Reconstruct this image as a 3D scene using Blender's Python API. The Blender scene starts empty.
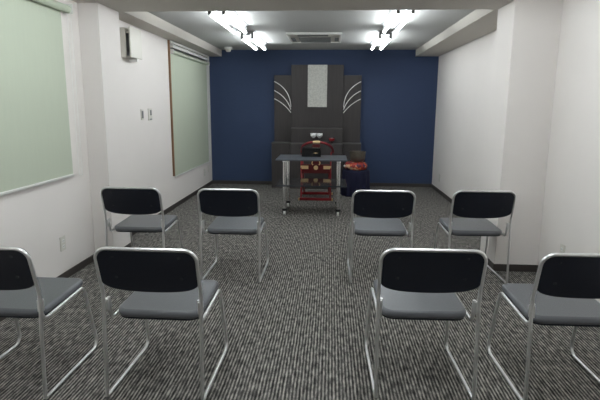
import bpy, bmesh, math, random
from mathutils import Vector, Matrix
random.seed(7)
S = bpy.context.scene
COL = S.collection
PI = math.pi

# ------------------------------------------------------------------ room measures (metres)
XL, XR, D = -2.290, 1.933, 8.945
YB = -2.6                                   # wall behind the viewer
ZC, ZS = 2.522, 2.403                       # ceiling, underside of beam and side drops
SL, SR = -2.050, 1.516                      # inner faces of the side drops
PY0, PY1 = 4.30, 4.724                      # pillars
PLX, PRX = -2.099, 1.541
BY0 = 4.16

# ------------------------------------------------------------------ materials
def nodes(name):
    m = bpy.data.materials.new(name); m.use_nodes = True
    nt = m.node_tree
    return m, nt, nt.nodes['Principled BSDF']
def srgb(r, g, b):
    f = lambda c: (c/255/12.92) if c/255 <= .04045 else ((c/255+.055)/1.055)**2.4
    return (f(r), f(g), f(b), 1)
def mat(name, col, rough=.6, metal=0, spec=.5, var=0, vscale=(8, 8, 8), bump=0, bscale=200, coat=0):
    m, nt, b = nodes(name)
    b.inputs['Base Color'].default_value = col
    b.inputs['Roughness'].default_value = rough
    b.inputs['Metallic'].default_value = metal
    b.inputs['Specular IOR Level'].default_value = spec
    b.inputs['Coat Weight'].default_value = coat
    if var or bump:
        tc = nt.nodes.new('ShaderNodeTexCoord')
    if var:
        mp = nt.nodes.new('ShaderNodeMapping'); mp.inputs['Scale'].default_value = vscale
        nz = nt.nodes.new('ShaderNodeTexNoise'); nz.inputs['Scale'].default_value = 1; nz.inputs['Detail'].default_value = 5
        mr = nt.nodes.new('ShaderNodeMapRange'); mr.inputs['To Min'].default_value = 1-var; mr.inputs['To Max'].default_value = 1+var
        mr.inputs['From Min'].default_value = .25; mr.inputs['From Max'].default_value = .75
        mx = nt.nodes.new('ShaderNodeMix'); mx.data_type = 'RGBA'; mx.blend_type = 'MULTIPLY'; mx.inputs[0].default_value = 1
        mx.inputs[6].default_value = col
        L = nt.links
        L.new(tc.outputs['Object'], mp.inputs[0]); L.new(mp.outputs[0], nz.inputs[0]); L.new(nz.outputs[0], mr.inputs[0])
        L.new(mr.outputs[0], mx.inputs[7]); L.new(mx.outputs[2], b.inputs['Base Color'])
    if bump:
        n2 = nt.nodes.new('ShaderNodeTexNoise'); n2.inputs['Scale'].default_value = bscale; n2.inputs['Detail'].default_value = 3
        bp = nt.nodes.new('ShaderNodeBump'); bp.inputs['Strength'].default_value = bump; bp.inputs['Distance'].default_value = .004
        nt.links.new(tc.outputs['Object'], n2.inputs[0]); nt.links.new(n2.outputs[0], bp.inputs['Height']); nt.links.new(bp.outputs[0], b.inputs['Normal'])
    return m

def carpet():
    m, nt, b = nodes('loop_pile_carpet'); L = nt.links; N = nt.nodes.new
    tc = N('ShaderNodeTexCoord')
    def noise(sx, sy, detail=2, rough=.5, seed=0):
        mp = N('ShaderNodeMapping'); mp.inputs['Scale'].default_value = (sx, sy, 1); mp.inputs['Location'].default_value = (seed, seed*1.7, seed)
        nz = N('ShaderNodeTexNoise'); nz.inputs['Scale'].default_value = 1; nz.inputs['Detail'].default_value = detail; nz.inputs['Roughness'].default_value = rough
        L.new(tc.outputs['Object'], mp.inputs[0]); L.new(mp.outputs[0], nz.inputs[0])
        return nz.outputs[0]
    def math_(op, a, c):
        n = N('ShaderNodeMath'); n.operation = op
        for i, v in enumerate((a, c)):
            if hasattr(v, 'links'): L.new(v, n.inputs[i])
            else: n.inputs[i].default_value = v
        return n.outputs[0]
    sep = N('ShaderNodeSeparateXYZ'); L.new(tc.outputs['Object'], sep.inputs[0])
    # tufted rows running up the room
    wob = math_('MULTIPLY', noise(3, 9, 1, .5, 3), 1.5)
    ph = math_('ADD', math_('MULTIPLY', sep.outputs[0], 2*PI/0.019), wob)
    rows = math_('SINE', ph, 0)
    st = noise(60, 13, 2, .55, 5)             # broken streaks
    cells = noise(34, 26, 2, .6, 9)
    fine = noise(240, 120, 1, .5, 2)
    v = math_('ADD', math_('MULTIPLY', rows, .24), math_('MULTIPLY', math_('SUBTRACT', st, .5), 1.15))
    v = math_('ADD', v, math_('MULTIPLY', math_('SUBTRACT', cells, .5), .45))
    v = math_('ADD', v, math_('MULTIPLY', math_('SUBTRACT', fine, .5), .4))
    v = math_('ADD', v, .5)
    cr = N('ShaderNodeValToRGB')
    e = cr.color_ramp.elements
    e[0].position = .12; e[0].color = srgb(38, 37, 37)
    e[1].position = .92; e[1].color = srgb(174, 170, 162)
    x = cr.color_ramp.elements.new(.5); x.color = srgb(90, 88, 86)
    L.new(v, cr.inputs[0]); L.new(cr.outputs[0], b.inputs['Base Color'])
    b.inputs['Roughness'].default_value = .95; b.inputs['Specular IOR Level'].default_value = .1
    bp = N('ShaderNodeBump'); bp.inputs['Strength'].default_value = .5; bp.inputs['Distance'].default_value = .004
    L.new(v, bp.inputs['Height']); L.new(bp.outputs[0], b.inputs['Normal'])
    return m

def patterned(name, cols, scale, rough=.6):
    m, nt, b = nodes(name); L = nt.links
    tc = nt.nodes.new('ShaderNodeTexCoord'); vo = nt.nodes.new('ShaderNodeTexVoronoi'); vo.inputs['Scale'].default_value = scale
    sp = nt.nodes.new('ShaderNodeSeparateColor'); cr = nt.nodes.new('ShaderNodeValToRGB'); cr.color_ramp.interpolation = 'CONSTANT'
    L.new(tc.outputs['Object'], vo.inputs[0]); L.new(vo.outputs['Color'], sp.inputs[0]); L.new(sp.outputs[0], cr.inputs[0])
    el = cr.color_ramp.elements
    el[0].color = cols[0]; el[0].position = 0; el[1].color = cols[1]; el[1].position = 1/len(cols)
    for i in range(2, len(cols)):
        k = el.new(i/len(cols)); k.color = cols[i]
    L.new(cr.outputs[0], b.inputs['Base Color']); b.inputs['Roughness'].default_value = rough
    return m

def smoke_glass():
    m, nt, b = nodes('smoked_glass')
    b.inputs['Base Color'].default_value = srgb(66, 70, 76); b.inputs['Roughness'].default_value = .08
    b.inputs['Transmission Weight'].default_value = .3; b.inputs['IOR'].default_value = 1.45
    return m
def emit(name, col, s):
    m, nt, b = nodes(name)
    b.inputs['Base Color'].default_value = (.9, .9, .9, 1)
    b.inputs['Emission Color'].default_value = col; b.inputs['Emission Strength'].default_value = s
    return m

M = dict(
    wall=mat('white_wallpaper', srgb(229, 224, 220), .8, var=.012, vscale=(3, 3, 3), bump=.12, bscale=140),
    ceil=mat('white_ceiling_board', srgb(184, 185, 183), .9, bump=.1, bscale=90),
    drop=mat('painted_beam', srgb(202, 197, 189), .8, bump=.08, bscale=120),
    blue=mat('navy_wallpaper', srgb(49, 66, 99), .7, var=.03, vscale=(6, 6, 40), bump=.1, bscale=160),
    base=mat('dark_vinyl_baseboard', srgb(62, 57, 54), .55),
    carpet=carpet(),
    wood=mat('charcoal_wood_grain', srgb(58, 54, 54), .5, var=.22, vscale=(38, 38, 2.2)),
    wood2=mat('black_wood_grain', srgb(50, 48, 49), .5, var=.25, vscale=(2.2, 38, 38)),
    edge=mat('grey_wood_edge', srgb(82, 80, 79), .5),
    plaque=mat('silver_brocade', srgb(196, 196, 190), .55, metal=.1, var=.2, vscale=(38, 38, 38)),
    inlay=mat('white_metal_inlay', srgb(246, 246, 244), .4, metal=0),
    chrome=mat('chrome_steel', srgb(236, 236, 236), .33, metal=1),
    vinyl=mat('grey_vinyl', srgb(92, 94, 98), .33, bump=.15, bscale=350),
    navy=mat('black_navy_plastic', srgb(11, 17, 30), .36),
    rubber=mat('black_rubber', srgb(20, 20, 21), .6),
    fabric=mat('sage_blind_fabric', srgb(184, 192, 174), .8, var=.015, vscale=(40, 40, 4)),
    white=mat('white_plastic', srgb(232, 232, 228), .4),
    offwhite=mat('ivory_plastic', srgb(212, 209, 200), .45),
    alu=mat('white_aluminium', srgb(222, 222, 218), .35, metal=.1),
    brown=mat('bare_wood', srgb(128, 96, 68), .7, var=.2, vscale=(30, 30, 3)),
    shade=mat('grey_white_enamel', srgb(150, 152, 152), .5),
    satin=mat('satin_aluminium', srgb(226, 226, 226), .24, metal=1),
    boltm=mat('black_bolt', srgb(32, 35, 40), .4),
    grey=mat('grey_metal', srgb(120, 122, 122), .5),
    dark=mat('dark_grille', srgb(112, 114, 114), .6),
    red=mat('red_lacquer', srgb(142, 34, 42), .3, coat=.5),
    redd=mat('dark_red_lacquer', srgb(88, 16, 20), .3, coat=.4),
    gold=mat('gold_fitting', srgb(236, 208, 156), .4, metal=.5),
    black=mat('black_lacquer', srgb(14, 14, 16), .25),
    navycloth=mat('navy_cloth', srgb(18, 21, 52), .9, var=.15, vscale=(20, 20, 60)),
    bronze=mat('dark_bronze', srgb(112, 106, 96), .45, metal=.7, var=.15, vscale=(30, 30, 30)),
    brocade=patterned('floral_brocade', [srgb(150, 44, 34), srgb(206, 104, 66), srgb(222, 186, 150), srgb(48, 30, 84), srgb(176, 58, 46), srgb(90, 30, 50)], 21),
    glass=mat('smoked_glass_top', srgb(82, 87, 94), .3),
    glass2=smoke_glass(),
    pane=mat('window_glass', srgb(60, 66, 66), .08),
    tube=emit('lit_fluorescent_tube', (0.93, 0.98, 1.0, 1), 17.0),
    porcelain=mat('white_porcelain', srgb(244, 246, 246), .3),
)

# ------------------------------------------------------------------ mesh helpers
class MB:
    def __init__(s): s.bm = bmesh.new()
    def box(s, x0, x1, y0, y1, z0, z1, bev=0, mtx=None, seg=2):
        r = bmesh.ops.create_cube(s.bm, size=1)
        vs = r['verts']
        T = Matrix.Translation(((x0+x1)/2, (y0+y1)/2, (z0+z1)/2)) @ Matrix.Diagonal((abs(x1-x0), abs(y1-y0), abs(z1-z0), 1))
        bmesh.ops.transform(s.bm, matrix=T, verts=vs)
        if bev:
            ed = list({e for v in vs for e in v.link_edges})
            q = bmesh.ops.bevel(s.bm, geom=ed, offset=bev, segments=seg, affect='EDGES', profile=.5)
            vs = list({v for f in q['faces'] for v in f.verts} | {v for v in vs if v.is_valid})
        if mtx is not None: bmesh.ops.transform(s.bm, matrix=mtx, verts=[v for v in vs if v.is_valid])
        return s
    def tube(s, pts, r, fil=0, n=12, seg=6, cap=True):
        pts = [Vector(p) for p in pts]
        path = fillet(pts, fil, seg) if fil else pts
        rings = []
        t0 = (path[1]-path[0]).normalized()
        up = Vector((0, 0, 1)) if abs(t0.z) < .9 else Vector((1, 0, 0))
        nrm = (up - t0*up.dot(t0)).normalized()
        for i, p in enumerate(path):
            if i == 0: t = t0
            elif i == len(path)-1: t = (path[i]-path[i-1]).normalized()
            else: t = ((path[i]-path[i-1]).normalized()+(path[i+1]-path[i]).normalized()).normalized()
            nrm = (nrm - t*nrm.dot(t)).normalized(); b = t.cross(nrm)
            rings.append([s.bm.verts.new(p + (nrm*math.cos(a)+b*math.sin(a))*r) for a in [2*PI*k/n for k in range(n)]])
        for a, b in zip(rings, rings[1:]):
            for k in range(n): s.bm.faces.new((a[k], a[(k+1) % n], b[(k+1) % n], b[k]))
        if cap:
            s.bm.faces.new(rings[0][::-1]); s.bm.faces.new(rings[-1])
        return s
    def lathe(s, prof, c=(0, 0, 0), n=28, axis='z', lobes=0, amp=0):
        rings = []
        for (r, z) in prof:
            ring = []
            for k in range(n):
                a = 2*PI*k/n; rr = max(r, 1e-4)*(1+amp*abs(math.cos(lobes*a/2)) if lobes else 1)
                q = (rr*math.cos(a), rr*math.sin(a), z)
                if axis == 'x': q = (z, q[0], q[1])
                if axis == 'y': q = (q[0], z, q[1])
                ring.append(s.bm.verts.new(Vector(q)+Vector(c)))
            rings.append(ring)
        for a, b in zip(rings, rings[1:]):
            for k in range(n): s.bm.faces.new((a[k], a[(k+1) % n], b[(k+1) % n], b[k]))
        s.bm.faces.new(rings[0][::-1]); s.bm.faces.new(rings[-1])
        return s
    def prism(s, outline, f, h0, h1):
        """outline: 2-D points; f(u, v, h) -> point"""
        a = [s.bm.verts.new(f(u, v, h0)) for u, v in outline]; b = [s.bm.verts.new(f(u, v, h1)) for u, v in outline]
        n = len(a)
        for k in range(n): s.bm.faces.new((a[k], a[(k+1) % n], b[(k+1) % n], b[k]))
        s.bm.faces.new(a[::-1]); s.bm.faces.new(b)
        return s
    def build(s, name, m, parent=None, smooth=False, bevel=0, loc=None):
        bmesh.ops.recalc_face_normals(s.bm, faces=s.bm.faces)
        me = bpy.data.meshes.new(name); s.bm.to_mesh(me); s.bm.free()
        me.materials.append(m)
        o = bpy.data.objects.new(name, me); COL.objects.link(o)
        if smooth:
            for p in me.polygons: p.use_smooth = True
            me.set_sharp_from_angle(angle=math.radians(42))
        if bevel:
            bv = o.modifiers.new('bevel', 'BEVEL'); bv.width = bevel; bv.segments = 3; bv.limit_method = 'ANGLE'; bv.angle_limit = math.radians(50)
            for p in me.polygons: p.use_smooth = True
            me.set_sharp_from_angle(angle=math.radians(42))
        if parent: o.parent = parent
        if loc is not None: o.location = loc
        return o
def fillet(pts, r, seg):
    out = [pts[0]]
    for i in range(1, len(pts)-1):
        p0, p, p1 = pts[i-1], pts[i], pts[i+1]
        rr = r[i-1] if isinstance(r, (list, tuple)) else r
        a = (p0-p); b = (p1-p); la, lb = a.length, b.length; a.normalize(); b.normalize()
        ang = a.angle(b)
        if ang > PI-.02 or rr == 0: out.append(p); continue
        d = min(rr/math.tan(ang/2), la*.49, lb*.49); rr = d*math.tan(ang/2)
        c = p + (a+b).normalized()*(rr/math.sin(ang/2))
        s0 = p+a*d-c; s1 = p+b*d-c; tot = s0.angle(s1)
        for k in range(seg+1):
            t = k/seg
            out.append(c + (s0*math.sin((1-t)*tot)+s1*math.sin(t*tot))/math.sin(tot))
    out.append(pts[-1]); return out

def tag(o, label, cat=None, group=None, kind=None):
    if label: o['label'] = label
    if cat: o['category'] = cat
    if group: o['group'] = group
    if kind: o['kind'] = kind
    return o
def thing(name, label, cat, loc, rz=0, group=None):
    o = bpy.data.objects.new(name, None); COL.objects.link(o)
    o.empty_display_size = .1
    o.location = loc; o.rotation_euler = (0, 0, rz)
    return tag(o, label, cat, group)
def dup(root, loc, rz, label):
    r = root.copy(); COL.objects.link(r); r.location = loc; r.rotation_euler = (0, 0, rz); r['label'] = label
    for ch in list(root.children):
        c = ch.copy(); COL.objects.link(c); c.parent = r
        for g in list(ch.children):
            d = g.copy(); COL.objects.link(d); d.parent = c
    return r
def structure(o, label, cat): return tag(o, label, cat, None, 'structure')

# ------------------------------------------------------------------ setting
structure(MB().box(XL-.2, XR+.2, YB-.2, D+.2, -.12, 0).build('floor', M['carpet']), 'grey streaked loop pile carpet over the whole room', 'floor')
structure(MB().box(XL-.2, XR+.2, YB-.2, D+.2, ZC, ZC+.12).build('ceiling', M['ceil']), 'grey white ceiling with fluorescent lights', 'ceiling')
structure(MB().box(XL-.2, XR+.2, D, D+.15, 0, ZC).build('wall_back', M['blue']), 'dark navy blue wall behind the altar', 'wall')
structure(MB().box(XR, XR+.15, YB, D, 0, ZC).build('wall_right', M['wall']), 'plain white right wall', 'wall')
structure(MB().box(XL-.2, XR+.2, YB-.15, YB, 0, ZC).build('wall_front', M['wall']), 'plain white wall opposite the blue wall', 'wall')
W1 = (2.30, 3.90, 1.00, 2.25)               # near window opening y0 y1 z0 z1
W2 = (6.745, 8.70, .50, 2.36)                # far window
w = MB(); x0, x1 = XL-.15, XL
ys = [YB, W1[0], W1[1], W2[0], W2[1], D]
for a, b in ((0, 1), (2, 3), (4, 5)): w.box(x0, x1, ys[a], ys[b], 0, ZC)
for W in (W1, W2):
    w.box(x0, x1, W[0], W[1], 0, W[2]); w.box(x0, x1, W[0], W[1], W[3], ZC)
structure(w.build('wall_left', M['wall']), 'white left wall with two blind covered windows', 'wall')
for i, W in enumerate((W1, W2)):
    f = MB(); a, b = XL-.14, XL-.09
    f.box(a, b, W[0], W[0]+.045, W[2], W[3]).box(a, b, W[1]-.045, W[1], W[2], W[3])
    f.box(a, b, W[0]+.045, W[1]-.045, W[2], W[2]+.045).box(a, b, W[0]+.045, W[1]-.045, W[3]-.045, W[3])
    mid = (W[0]+W[1])/2; f.box(a, b, mid-.025, mid+.025, W[2]+.045, W[3]-.045)
    o = structure(f.build('window_%d' % (i+1), M['alu']), ['aluminium window behind the nearer green blind', 'aluminium window behind the far green blind'][i], 'window')
    g = MB().box(XL-.12, XL-.113, W[0]+.045, mid-.025, W[2]+.045, W[3]-.045).box(XL-.12, XL-.113, mid+.025, W[1]-.045, W[2]+.045, W[3]-.045)
    g.build('pane', M['pane'], o)
structure(MB().box(XL, XR, BY0, PY1, ZS, ZC).build('trim_1', M['drop']), 'ceiling beam crossing the room between the pillars', 'beam')
structure(MB().box(XL, SL, PY1, D, ZS+.001, ZC).build('trim_2', M['drop']), 'lowered ceiling edge along the left wall', 'soffit')
structure(MB().box(SR, XR, PY1, D, ZS+.001, ZC).build('trim_3', M['drop']), 'lowered ceiling edge along the right wall', 'soffit')
structure(MB().box(XL, PLX, PY0, PY1, 0, ZS).build('trim_4', M['wall'], bevel=.004), 'white pillar on the left wall', 'pillar')
structure(MB().box(PRX, XR, PY0, PY1, 0, ZS).build('trim_5', M['wall'], bevel=.004), 'white pillar on the right wall', 'pillar')
# baseboards
HB, TB = .065, .010
b = MB().box(XL, XL+TB, YB, PY0-TB, 0, HB).box(XL, PLX, PY0-TB, PY0, 0, HB).box(PLX, PLX+TB, PY0-TB, PY1+TB, 0, HB).box(XL, PLX, PY1, PY1+TB, 0, HB).box(XL, XL+TB, PY1+TB, D, 0, HB)
structure(b.build('baseboard_left', M['base']), 'dark baseboard along left wall and pillar', 'baseboard')
b = MB().box(XR-TB, XR, YB, PY0-TB, 0, HB).box(PRX, XR, PY0-TB, PY0, 0, HB).box(PRX-TB, PRX, PY0-TB, PY1+TB, 0, HB).box(PRX, XR, PY1, PY1+TB, 0, HB).box(XR-TB, XR, PY1+TB, D, 0, HB)
structure(b.build('baseboard_right', M['base']), 'dark baseboard along right wall and pillar', 'baseboard')
structure(MB().box(XL+TB, XR-TB, D-TB, D, 0, HB).build('baseboard_back', M['base']), 'dark baseboard along the blue wall', 'baseboard')

# far window casing: protruding frame whose near side is bare brown wood
cs = MB(); cx = XL+.035
cs.box(XL, cx-.012, W2[1]+.02, W2[1]+.13, W2[2]-.04, ZS-.005).box(XL, cx, W2[0]-.04, W2[1]+.03, 2.365, ZS-.005)
o = structure(cs.build('trim_6', M['alu'], bevel=.003), 'white casing around the far window', 'casing')
MB().box(XL, cx-.010, W2[0]-.078, W2[0]-.050, W2[2]-.02, ZS-.005).build('casing_side', M['brown'], o)
o.children[0]['label'] = 'bare brown wooden side strip'

# ------------------------------------------------------------------ roller blinds
def blind(label, y0, y1, zt, zb, x, rr, chain_y, box, ext=.01):
    t = thing('roller_blind', label, 'blind', (x, (y0+y1)/2, zb), 0, 'green roller blinds')
    h = (y1-y0)/2; H = zt-zb
    MB().lathe([(rr, -h-.01), (rr, h+ext)], (0, 0, H), 20, 'y').build('roller', M['fabric'], t, True)
    fb = MB(); n = 6
    fb.box(-rr+.0005, -rr+.0022, -h, h, .012, H)
    fb.build('fabric', M['fabric'], t)
    MB().box(-rr-.004, -rr+.012, -h-.005, h+.005, 0, .022, .004).build('bottom_bar', M['alu'], t)
    for s in (-1, 1):
        MB().box(-rr-.012, rr+.012, s*(h+.002)+(ext if s > 0 else -.01)-.004, s*(h+.002)+(ext if s > 0 else -.01)+.004, H-rr-.008, H+rr+.012, .003).build('bracket', M['white'], t)
    ch = MB(); cy = chain_y-(y0+y1)/2
    ch.tube([(rr*.7, cy, H-.005), (rr*.7, cy, .01), (rr*.7-.004, cy, -.005), (rr*.7-.03, cy, .01), (rr*.7-.03, cy, H-.005)], .0028, .012, 6, 4)
    ch.build('pull_chain', M['white'], t, True)
    if box:
        MB().box(-rr-.012, rr+.004, -h-.012, h+.012, H+rr+.028, H+rr+.070, .003).build('head_rail', M['alu'], t)
    return t
blind('wide pale green roller blind over the nearer left window', 2.15, 3.985, 2.297, .878, XL+.050, .032, 4.045, False, .06)
blind('narrow pale green roller blind over the far left window by blue wall', 6.735, 8.695, 2.248, .448, XL+.030, .024, 8.69, True)

# ------------------------------------------------------------------ stacking chairs
def chair_proto():
    t = thing('stacking_chair', '', 'chair', (0, 0, 0), 0, 'grey and chrome stacking chairs in two rows')
    w2, r = .252, .0092
    # back hoop: two uprights from the floor, leaning back above the seat, joined by a top bar
    pr = [(0, r), (.014, .30), (.030, .56), (-.036, .819)]   # (y, z)
    L = [(-w2, y, z) for y, z in pr]; R = [(w2, y, z) for y, z in pr[::-1]]
    MB().tube(L+R, r, [.3, .25, .062, .062, .25, .3], 12, 8).build('back_frame', M['chrome'], t, True)
    for s in (-1, 1):
        xo, xi = s*w2, s*(w2-.016)
        MB().tube([(xo, .0, r+.012), (xo, .006, r), (xo, .555, r), (xi, .465, .430), (xi, .062, .408), (xi, .048, .535)], r, [.008, .050, .042, .045], 12, 7).build('side_frame', M['chrome'], t, True)
        MB().box(s*(w2-.021), s*(w2+.003), .032, .056, .465, .530, .003).build('weld_tab', M['chrome'], t)
        for y in (.05, .50):
            MB().box(xo-.011, xo+.011, y, y+.03, 0, .006, .002).build('floor_glide', M['rubber'], t)
    # seat pad
    n = 10; ol = []
    def corner(cx, cy, rad, a0):
        return [(cx+rad*math.cos(a0+PI/2*k/6), cy+rad*math.sin(a0+PI/2*k/6)) for k in range(7)]
    hw = .227
    ol = corner(hw-.045, .515-.045, .045, 0)+corner(-hw+.045, .515-.045, .045, PI/2)+corner(-hw+.07, .075+.07, .07, PI)+corner(hw-.07, .075+.07, .07, 1.5*PI)
    sag = lambda u, v: .030*((v-.075)/.44-.0)*.6 + .012*(u/hw)**2
    se = MB().prism(ol, lambda u, v, h: Vector((u, v, .410+.016*(v-.075)/.44+h)), 0, .042)
    se.build('seat', M['vinyl'], t, bevel=.017)
    MB().prism([(u*.97, .295+(v-.295)*.97) for u, v in ol], lambda u, v, h: Vector((u, v, .405+.016*(v-.075)/.44+h)), 0, .012).build('seat_pan', M['navy'], t)
    # backrest shell: rounded top, bottom edge bowed downwards, curved in plan
    hw = w2-.004
    top, bot = .820, .640
    pts = corner(hw-.055, top-.055, .055, 0)[0:7]+corner(-hw+.055, top-.055, .055, PI/2)
    m = 28
    low = []
    for k in range(m+1):
        u = -(hw-.001)*math.cos(PI*k/m)
        low.append((u, bot-.044*(1-abs(u/hw)**6)**.5-.022*(1-(u/hw)**2) if abs(u) < hw else bot))
    pts += low
    def back(u, z, h):
        lean = -.26*(z-.56)+.030                      # along the leaning uprights
        bow = .022*(1-(u/hw)**2)
        return Vector((u, lean+bow*.35+h, z))
    bk = MB().prism(pts, back, -.004, .024).build('backrest', M['navy'], t, bevel=.006)
    for u in (-.165, .165):
        for z in (.778, .662):
            c = back(u, z, -.004)
            MB().lathe([(.0085, 0), (.0085, -.003), (.005, -.0045)], c, 12, 'y').build('bolt', M['boltm'], bk, True)
    cu = MB().prism([(u*.93, .71+(z-.71)*.88) for u, z in pts], back, .022, .046).build('back_pad', M['vinyl'], t, bevel=.010)
    return t
spots = [
    (-.882, 2.150, -.6, 'grey chrome chair in the nearer row, just left of the centre aisle'),
    (-1.695, 2.112, 0, 'grey chrome chair in the nearer row beside the left wall, cut off by the frame'),
    (.509, 2.252, 1.2, 'grey chrome chair in the nearer row, just right of the centre aisle'),
    (1.262, 2.240, 1.0, 'grey chrome chair in the nearer row at the right, cut off by the frame'),
    (-1.668, 3.80, .5, 'grey chrome chair in the farther row, in front of the left pillar by the wall'),
    (-.838, 3.80, 0, 'grey chrome chair in the farther row, just left of the centre aisle'),
    (.446, 3.86, .3, 'grey chrome chair in the farther row, just right of the centre aisle'),
    (1.278, 3.93, 1.5, 'grey chrome chair in the farther row, in front of the right pillar'),
]
proto = chair_proto()
for i, (x, y, a, lab) in enumerate(spots):
    if i == 0:
        proto.location = (x, y, 0); proto.rotation_euler.z = math.radians(a); proto['label'] = lab
    else: dup(proto, (x, y, 0), math.radians(a), lab)

# ------------------------------------------------------------------ fluorescent ceiling lights
def light_proto():
    t = thing('ceiling_light', '', 'ceiling light', (0, 0, ZC), 0, 'twin tube fluorescent ceiling lights')
    Lh = .645
    MB().prism([(-.115, 0), (.115, 0), (.038, -.052), (-.038, -.052)], lambda u, v, h: Vector((u, h, v)), -Lh, Lh)  .build('housing', M['shade'], t, bevel=.004)
    for s in (-1, 1):
        x = s*.072
        MB().lathe([(.016, -Lh+.035), (.016, Lh-.035)], (x, 0, -.098), 16, 'y').build('tube', M['tube'], t, True)
        for e in (-1, 1):
            y = e*(Lh-.017)
            MB().box(x-.017, x+.017, y-.016, y+.016, -.112, -.030, .006).build('socket', M['grey'], t)
    return t
LX = (-1.180, .722)
lp = light_proto()
lights = []
for x, side in ((LX[0], 'left'), (LX[1], 'right')):
    lights += [(x, 5.59, 'lit twin tube ceiling light in the %s row, next to the beam' % side),
               (x, 7.37, 'lit twin tube ceiling light in the %s row, next to the blue wall' % side),
               (x, 3.42, 'lit twin tube ceiling light in the %s row, above the nearer chairs' % side),
               (x, 1.95, 'lit twin tube ceiling light in the %s row, just ahead of the viewer' % side),
               (x, .48, 'lit twin tube ceiling light in the %s row, just behind the viewer' % side)]
for i, (x, y, lab) in enumerate(lights):
    if i == 0: lp.location = (x, y, ZC); lp['label'] = lab
    else: dup(lp, (x, y, ZC), 0, lab)

# ------------------------------------------------------------------ air conditioner in the ceiling
AX0, AX1, AY0, AY1 = -.655, .140, 6.86, 7.77
ac = thing('air_conditioner', 'white ceiling cassette air conditioner with dark grille between the light rows', 'air conditioner', ((AX0+AX1)/2, (AY0+AY1)/2, ZC))
hx, hy = (AX1-AX0)/2, (AY1-AY0)/2
MB().box(-hx, hx, -hy, -hy+.03, -.03, 0).box(-hx, hx, hy-.03, hy, -.03, 0).box(-hx, -hx+.03, -hy+.03, hy-.03, -.03, 0).box(hx-.03, hx, -hy+.03, hy-.03, -.03, 0).build('panel_frame', M['white'], ac, bevel=.004)
MB().box(-hx+.03, hx-.03, -hy+.03, hy-.03, -.018, -.001).build('panel', M['offwhite'], ac)
g = MB()
for k in range(12):
    y = -.10+k*.045; g.box(-.235, .235, y, y+.018, -.030, -.0182)
for k in range(15):
    x = -.235+k*.0325; g.box(x, x+.008, -.10, .415, -.026, -.0182)
g.build('intake_grille', M['dark'], ac)
MB().box(-.24, .20, -.33, -.24, -.028, -.0182, .004).build('air_flap', M['dark'], ac)
for s in (-1, 1):
    v = MB()
    for k in range(4):
        v.box(s*.325-.03, s*.325+.03, -.05+k*.10, .0+k*.10, -.027, -.0182, .003)
    v.build('side_louver', M['dark'], ac)

sd = thing('smoke_detector', 'small white round smoke detector on ceiling near the blue wall', 'smoke detector', (-1.835, 8.53, ZC))
MB().lathe([(.072, 0), (.072, -.028), (.058, -.036)], (0, 0, 0), 28).build('base', M['white'], sd, True)
MB().lathe([(.046, -.036), (.046, -.062), (.034, -.078), (.0, -.082)], (0, 0, 0), 24).build('sensor', M['offwhite'], sd, True)

# ------------------------------------------------------------------ left wall fittings
vt = thing('wall_vent', 'white square ventilation box with its cover pulled out, high on left wall', 'vent', (XL, 5.30, 2.170))
bx = MB().box(0, .06, -.155, -.135, -.155, .155).box(0, .06, .135, .155, -.155, .155).box(0, .06, -.135, .135, -.155, -.135).box(0, .06, -.135, .135, .135, .155)
bx.build('base_frame', M['offwhite'], vt, bevel=.004)
MB().box(0.001, .012, -.134, .134, -.134, .134).build('back_plate', M['dark'], vt)
MB().lathe([(.085, .012), (.085, .07), (.06, .075)], (0, 0, 0), 24, 'x').build('duct', M['dark'], vt, True)
MB().box(.098, .116, -.155, .155, -.155, .165, .005).build('cover', M['offwhite'], vt)
MB().lathe([(.018, .02), (.018, .110)], (0, .03, -.172), 16, 'x').build('pull_knob', M['white'], vt, True)
for y in (-.12, .12):
    MB().box(.058, .100, y-.008, y+.008, .10, .125).build('cover_arm', M['offwhite'], vt)
def plate(name, label, cat, x, y, z, h, wd, s, dark=None, group=None):
    t = thing(name, label, cat, (x, y, z), 0, group)
    d = .010
    MB().box(0 if s > 0 else -d, d if s > 0 else 0, -wd/2, wd/2, -h/2, h/2, .003).build('cover_plate', M['offwhite'], t)
    X = lambda a, b: (min(s*a, s*b), max(s*a, s*b))
    return t, X
t, X = plate('light_switch', 'narrow grey light switch on left wall, left of the thermostat', 'switch', XL, 5.635, 1.389, .125, .072, 1)
MB().box(*X(.010, .015), -.022, .022, -.045, .045, .002).build('rocker', M['grey'], t)
t, X = plate('thermostat', 'white air conditioner remote panel with dark display on left wall', 'thermostat', XL-.001, 5.89, 1.385, .150, .120, 1)
MB().box(*X(.010, .013), -.005, .035, -.01, .055).build('display', M['dark'], t)
MB().box(*X(.010, .014), -.03, .04, -.066, -.052, .001).build('button', M['grey'], t)
def outlet(label, x, y, z, s):
    t, X = plate('wall_outlet', label, 'outlet', x, y, z, .125, .075, s, None, 'wall outlets')
    for dz in (-.024, .024):
        MB().box(*X(.010, .0125), -.016, .016, dz-.014, dz+.014, .001).build('socket', M['white'], t)
        MB().box(*X(.0125, .0132), -.008, -.005, dz-.006, dz+.006).box(*X(.0125, .0132), .005, .008, dz-.006, dz+.006).build('slots', M['dark'], t)
outlet('ivory outlet on left wall under the nearer blind', XL, 3.765, .323, 1)
outlet('ivory outlet under the far blind, the nearer of two', XL, 8.38, .30, 1)
outlet('ivory outlet under the far blind, the one nearest the blue wall', XL, 8.66, .33, 1)
outlet('ivory outlet low on right wall near the blue wall', XR, 8.35, .266, -1)
outlet('ivory outlet on right wall behind the nearer right chair', XR, 3.87, .325, -1)

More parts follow.
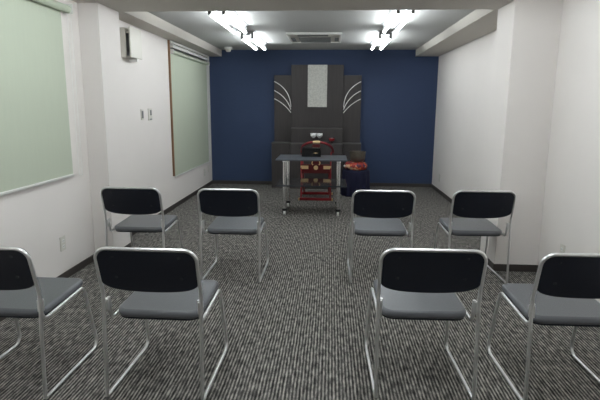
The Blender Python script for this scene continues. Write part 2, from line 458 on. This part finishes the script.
# ------------------------------------------------------------------ altar
al = thing('altar_backboard', 'tall charcoal wood backboard with silver panel and curved white inlays on the blue wall', 'altar', (-.258, D-.012, 0))
MB().box(-.800, -.481, -.075, 0, 0, 2.062).build('side_panel', M['wood'], al, bevel=.003)
MB().box(.481, .808, -.075, 0, 0, 2.062).build('side_panel', M['wood'], al, bevel=.003)
MB().box(-.480, .480, -.105, 0, 0, 2.246).build('centre_panel', M['wood'], al, bevel=.003)
MB().box(-.175, .180, -.125, -.1051, 1.486, 2.244, .002).build('silver_plaque', M['plaque'], al)
al.children[-1]['label'] = 'pale silver mottled panel'
def arc(sgn, a, b, bulge):
    pts = []
    for k in range(17):
        q = k/16; u = a[0]+(b[0]-a[0])*q; v = a[1]+(b[1]-a[1])*q
        h = bulge*4*q*(1-q)
        nx, ny = (b[1]-a[1]), -(b[0]-a[0]); l = math.hypot(nx, ny)
        pts.append((sgn*(u+nx/l*h), -.0800, v+ny/l*h))
    MB().tube(pts, .0075, 0, 8).build('curved_inlay', M['inlay'], al, True)
for sgn in (-1, 1):
    arc(sgn, (.798, 1.948), (.488, 1.484), .085)
    arc(sgn, (.798, 1.782), (.488, 1.438), .050)
    arc(sgn, (.798, 1.635), (.488, 1.382), .026)
def cab(name, label, x0, x1, y0, y1, z1):
    t = thing(name, label, 'altar', (-.258+(x0+x1)/2, D-.012+y1, 0))
    h = (x1-x0)/2; d = y1-y0
    MB().box(-h, h, -d, 0, 0, z1-.02).build('body', M['wood'], t, bevel=.002)
    MB().box(-h-.003, h+.003, -d-.008, 0, z1-.02, z1, .002).build('top_board', M['edge'], t)
    MB().box(-h+.012, h-.012, -d-.003, -d, .06, z1-.045, .001).build('front_panel', M['wood'], t)
cab('altar_cabinet', 'charcoal wood altar cabinet on the left, under the left inlays', -.820, -.487, -.345, -.106, .840)
cab('altar_cabinet', 'charcoal wood altar cabinet on the right, behind the navy pedestal', .487, .812, -.345, -.106, .840)
cab('altar_cabinet', 'charcoal wood altar cabinet in the centre, behind the red chair', -.478, .478, -.398, -.246, .834)
cab('altar_step', 'raised charcoal step at the foot of the silver panel', -.470, .470, -.236, -.106, 1.108)
YA = D-.012
def white_ornament(label, x):
    t = thing('lotus_ornament', label, 'ornament', (x, YA-.320, .834), 0, 'pair of white lotus ornaments')
    MB().lathe([(.030, 0), (.028, .008), (.007, .016), (.006, .085), (.012, .100)], (0, 0, 0), 20).build('stand', M['black'], t, True)
    for k in range(8):
        a = 2*PI*k/8+.2
        pt = MB(); 
        pt.lathe([(.007, 0), (.037, .030), (.044, .058), (.026, .088), (.003, .104)], (0, 0, 0), 10)
        pt.bm.transform(Matrix.Translation((0, 0, .095)) @ Matrix.Rotation(a, 4, 'Z') @ Matrix.Rotation(.55, 4, 'Y') @ Matrix.Diagonal((.5, 1, 1, 1)))
        pt.build('petal', M['porcelain'], t, True)
    MB().lathe([(.018, 0), (.038, .03), (.034, .065), (.006, .09)], (0, 0, .095), 16).build('bud', M['porcelain'], t, True)
white_ornament('small white lotus ornament on altar cabinet, the left of the pair', -.312)
white_ornament('small white lotus ornament on altar cabinet, the right of the pair', -.202)
rc = thing('lacquer_cup', 'small red lacquer cup on a foot, on altar cabinet right of the white ornaments', 'cup', (.026, YA-.325, .834))
MB().lathe([(.026, 0), (.024, .006), (.008, .014), (.008, .040)], (0, 0, 0), 20).build('foot', M['black'], rc, True)
MB().lathe([(.010, .040), (.044, .052), (.056, .095), (.051, .095), (.040, .060), (.001, .050)], (0, 0, 0), 24).build('bowl', M['red'], rc, True)
MB().lathe([(.046, .084), (.026, .096), (.001, .100)], (0, 0, 0), 20).build('offering', M['porcelain'], rc, True)

# ------------------------------------------------------------------ rolling table with two smoked shelves
tb = thing('rolling_table', 'two tier rolling table with smoked glass shelves and chrome posts', 'table', (-.258, 6.67, 0))
for nm, z in (('tabletop', .775), ('lower_shelf', .420)):
    MB().box(-.487, .492, -.335, .335, z-.009, z+.009, .003).build(nm, M['glass' if z > .6 else 'glass2'], tb)
for sx in (-.366, .378):
    for sy in (-.27, .27):
        p = MB().lathe([(.024, .075), (.024, .7655)], (sx, sy, 0), 20).build('post', M['satin'], tb, True)
        MB().lathe([(.029, .747), (.029, .7655)], (sx, sy, 0), 20).build('collar', M['chrome'], p, True)
        MB().lathe([(.034, .062), (.034, .092)], (sx, sy, 0), 20).build('caster_cap', M['rubber'], p, True)
        c = MB().lathe([(.029, -.016), (.031, -.012), (.031, .012), (.029, .016)], (sx, sy-.012, .031), 20, 'x').build('caster', M['white'], tb, True)
        MB().box(sx-.024, sx-.018, sy-.035, sy+.014, .025, .064).build('fork_arm', M['rubber'], c)
        MB().box(sx+.018, sx+.024, sy-.035, sy+.014, .025, .064).build('fork_arm', M['rubber'], c)
lb = thing('lacquer_box', 'black lacquer box with a gold emblem on the rolling table', 'box', (-.272, 6.81, .7845))
MB().box(-.138, .138, -.09, .09, 0, .105, .006).build('box_body', M['black'], lb)
MB().box(-.133, .133, -.086, .086, .1052, .125, .006).build('lid', M['black'], lb)
em = MB().lathe([(.010, 0), (.010, -.002)], (.062, -.0905, .055), 16, 'y')
for s in (-1, 1):
    em.prism([(0, .006), (s*.030, .0), (0, -.006)], lambda u, v, h: Vector((u+.062+s*.006, h-.0905, v+.055)), 0, -.0015)
em.build('gold_emblem', M['gold'], lb)

# ------------------------------------------------------------------ red priest chair
pc = thing('priest_chair', 'red lacquered priest chair with horseshoe arm rail and gold fittings', 'chair', (-.226, 7.74, 0))
# floor bars
for y in (-.285, .245):
    MB().box(-.262, .262, y-.020, y+.020, 0, .044, .008).build('floor_bar', M['red'], pc)
    for s in (-1, 1):
        MB().box(s*.268-.010, s*.268+.010, y-.022, y+.022, .0, .038, .004).build('bar_end', M['gold'], pc)
for s in (-1, 1):
    MB().tube([(s*.236, -.285, .030), (s*.236, .20, .50)], .014, 0, 10).build('leg', M['red'], pc, True)
    MB().tube([(s*.212, .245, .030), (s*.212, -.22, .50)], .014, 0, 10).build('leg', M['red'], pc, True)
    MB().lathe([(.016, -.032), (.016, .032)], (s*.224, -.015, .285), 14, 'x').build('pivot', M['gold'], pc, True)
    MB().tube([(s*.236, -.255, .03), (s*.236, -.262, .50), (s*.236, -.235, .74)], .0125, .2, 10).build('upright', M['red'], pc, True)
MB().box(-.245, .245, -.235, .215, .480, .510, .006).build('seat', M['redd'], pc)
MB().box(-.245, .245, -.262, -.240, .440, .585, .004).build('apron', M['redd'], pc)
fit = MB()
for x, wd in ((-.182, .062), (.182, .062)):
    fit.box(x-wd, x+wd, -.270, -.2625, .508, .562, .002)
fit.build('gold_fitting', M['gold'], pc)
MB().lathe([(.036, 0), (.036, -.006), (.016, -.010)], (0, -.2625, .530), 20, 'y').build('gold_rosette', M['gold'], pc, True)
for s in (-1, 1):
    MB().tube([(s*.055, -.266, .635), (s*.066, -.266, .60), (s*.048, -.266, .575)], .008, .02, 8).build('gold_scroll', M['gold'], pc, True)
arch = []
for k in range(33):
    a = PI*(k/32)
    u = .266*math.cos(a)+.004; q = math.sin(a)
    arch.append((u, .20-.47*q**1.1+.02, .735+.205*q**.85))
MB().tube(arch, .021, 0, 12).build('arm_rail', M['red'], pc, True)
MB().tube([arch[k] for k in range(14, 19)], .023, 0, 12).build('gold_rail_band', M['gold'], pc, True)
MB().prism([(-.07, .51), (.07, .51), (.09, .70), (.06, .905), (-.06, .905), (-.09, .70)], lambda u, v, h: Vector((u, -.235+h-.01*(v-.5), v)), -.008, .008).build('back_splat', M['redd'], pc, bevel=.003)
for s in (-1, 1):
    MB().tube([(s*.236, .18, .50), (s*.243, .20, .745)], .0125, 0, 10).build('arm_post', M['red'], pc, True)

# ------------------------------------------------------------------ bell on its cushion and pedestal
pd = thing('cloth_pedestal', 'round pedestal draped in navy cloth beside the altar', 'pedestal', (.442, 8.02, 0))
pr_ = MB(); n = 72; rings = []
for z, r, amp in ((.0, .236, .022), (.15, .234, .018), (.32, .233, .010), (.415, .232, .003), (.432, .226, 0), (.440, .210, 0)):
    rings.append([pr_.bm.verts.new(((r+amp*math.sin(13*2*PI*k/n+z))*math.cos(2*PI*k/n), (r+amp*math.sin(13*2*PI*k/n+z))*math.sin(2*PI*k/n), z)) for k in range(n)])
for a, b2 in zip(rings, rings[1:]):
    for k in range(n): pr_.bm.faces.new((a[k], a[(k+1) % n], b2[(k+1) % n], b2[k]))
pr_.bm.faces.new(rings[0][::-1]); pr_.bm.faces.new(rings[-1])
pr_.build('cloth_drape', M['navycloth'], pd, True)
cu = thing('bell_cushion', 'round orange floral brocade cushion on the navy pedestal', 'cushion', (.438, 8.02, .440))
MB().lathe([(.10, 0), (.165, .008), (.190, .04), (.198, .065), (.190, .09), (.160, .122), (.10, .132), (.001, .130)], (0, 0, 0), 40, lobes=12, amp=.02).build('cushion_body', M['brocade'], cu, True)
MB().lathe([(.001, -.01), (.018, -.006), (.022, .008), (.016, .02), (.001, .024)], (-.19, -.07, .062), 14).build('tassel', M['porcelain'], cu, True)
be = thing('standing_bell', 'dark bronze bowl bell on the floral cushion', 'bell', (.464, 8.02, .571))
MB().lathe([(.055, 0), (.095, .008), (.122, .035), (.133, .08), (.136, .150), (.139, .178), (.132, .178), (.128, .150), (.125, .085), (.112, .04), (.085, .018), (.001, .012)], (0, 0, 0), 40).build('bowl', M['bronze'], be, True)

# ------------------------------------------------------------------ world, camera, colour
wd = bpy.data.worlds.new('night'); S.world = wd; wd.use_nodes = True
wd.node_tree.nodes['Background'].inputs[0].default_value = (.05, .06, .07, 1)
f, yaw, pitch, roll, h = 470.0, -.06394, -.17307, .00612, 1.5
F = Vector((math.sin(yaw)*math.cos(pitch), math.cos(yaw)*math.cos(pitch), math.sin(pitch)))
R = Vector((math.cos(yaw), -math.sin(yaw), 0)); U = R.cross(F)
R2 = R*math.cos(roll)+U*math.sin(roll); U2 = -R*math.sin(roll)+U*math.cos(roll)
cam = bpy.data.cameras.new('camera'); co = bpy.data.objects.new('camera', cam); COL.objects.link(co)
cam.sensor_width = 36; cam.sensor_fit = 'HORIZONTAL'; cam.lens = f*36/600; cam.clip_start = .05; cam.shift_y = -11.64/600
mw = Matrix((R2, U2, -F)).transposed().to_4x4(); mw.translation = (0, 0, h); co.matrix_world = mw
S.camera = co
vs = S.view_settings
vs.view_transform = 'Standard'; vs.look = 'None'; vs.gamma = 1; vs.exposure = .78; vs.use_curve_mapping = False
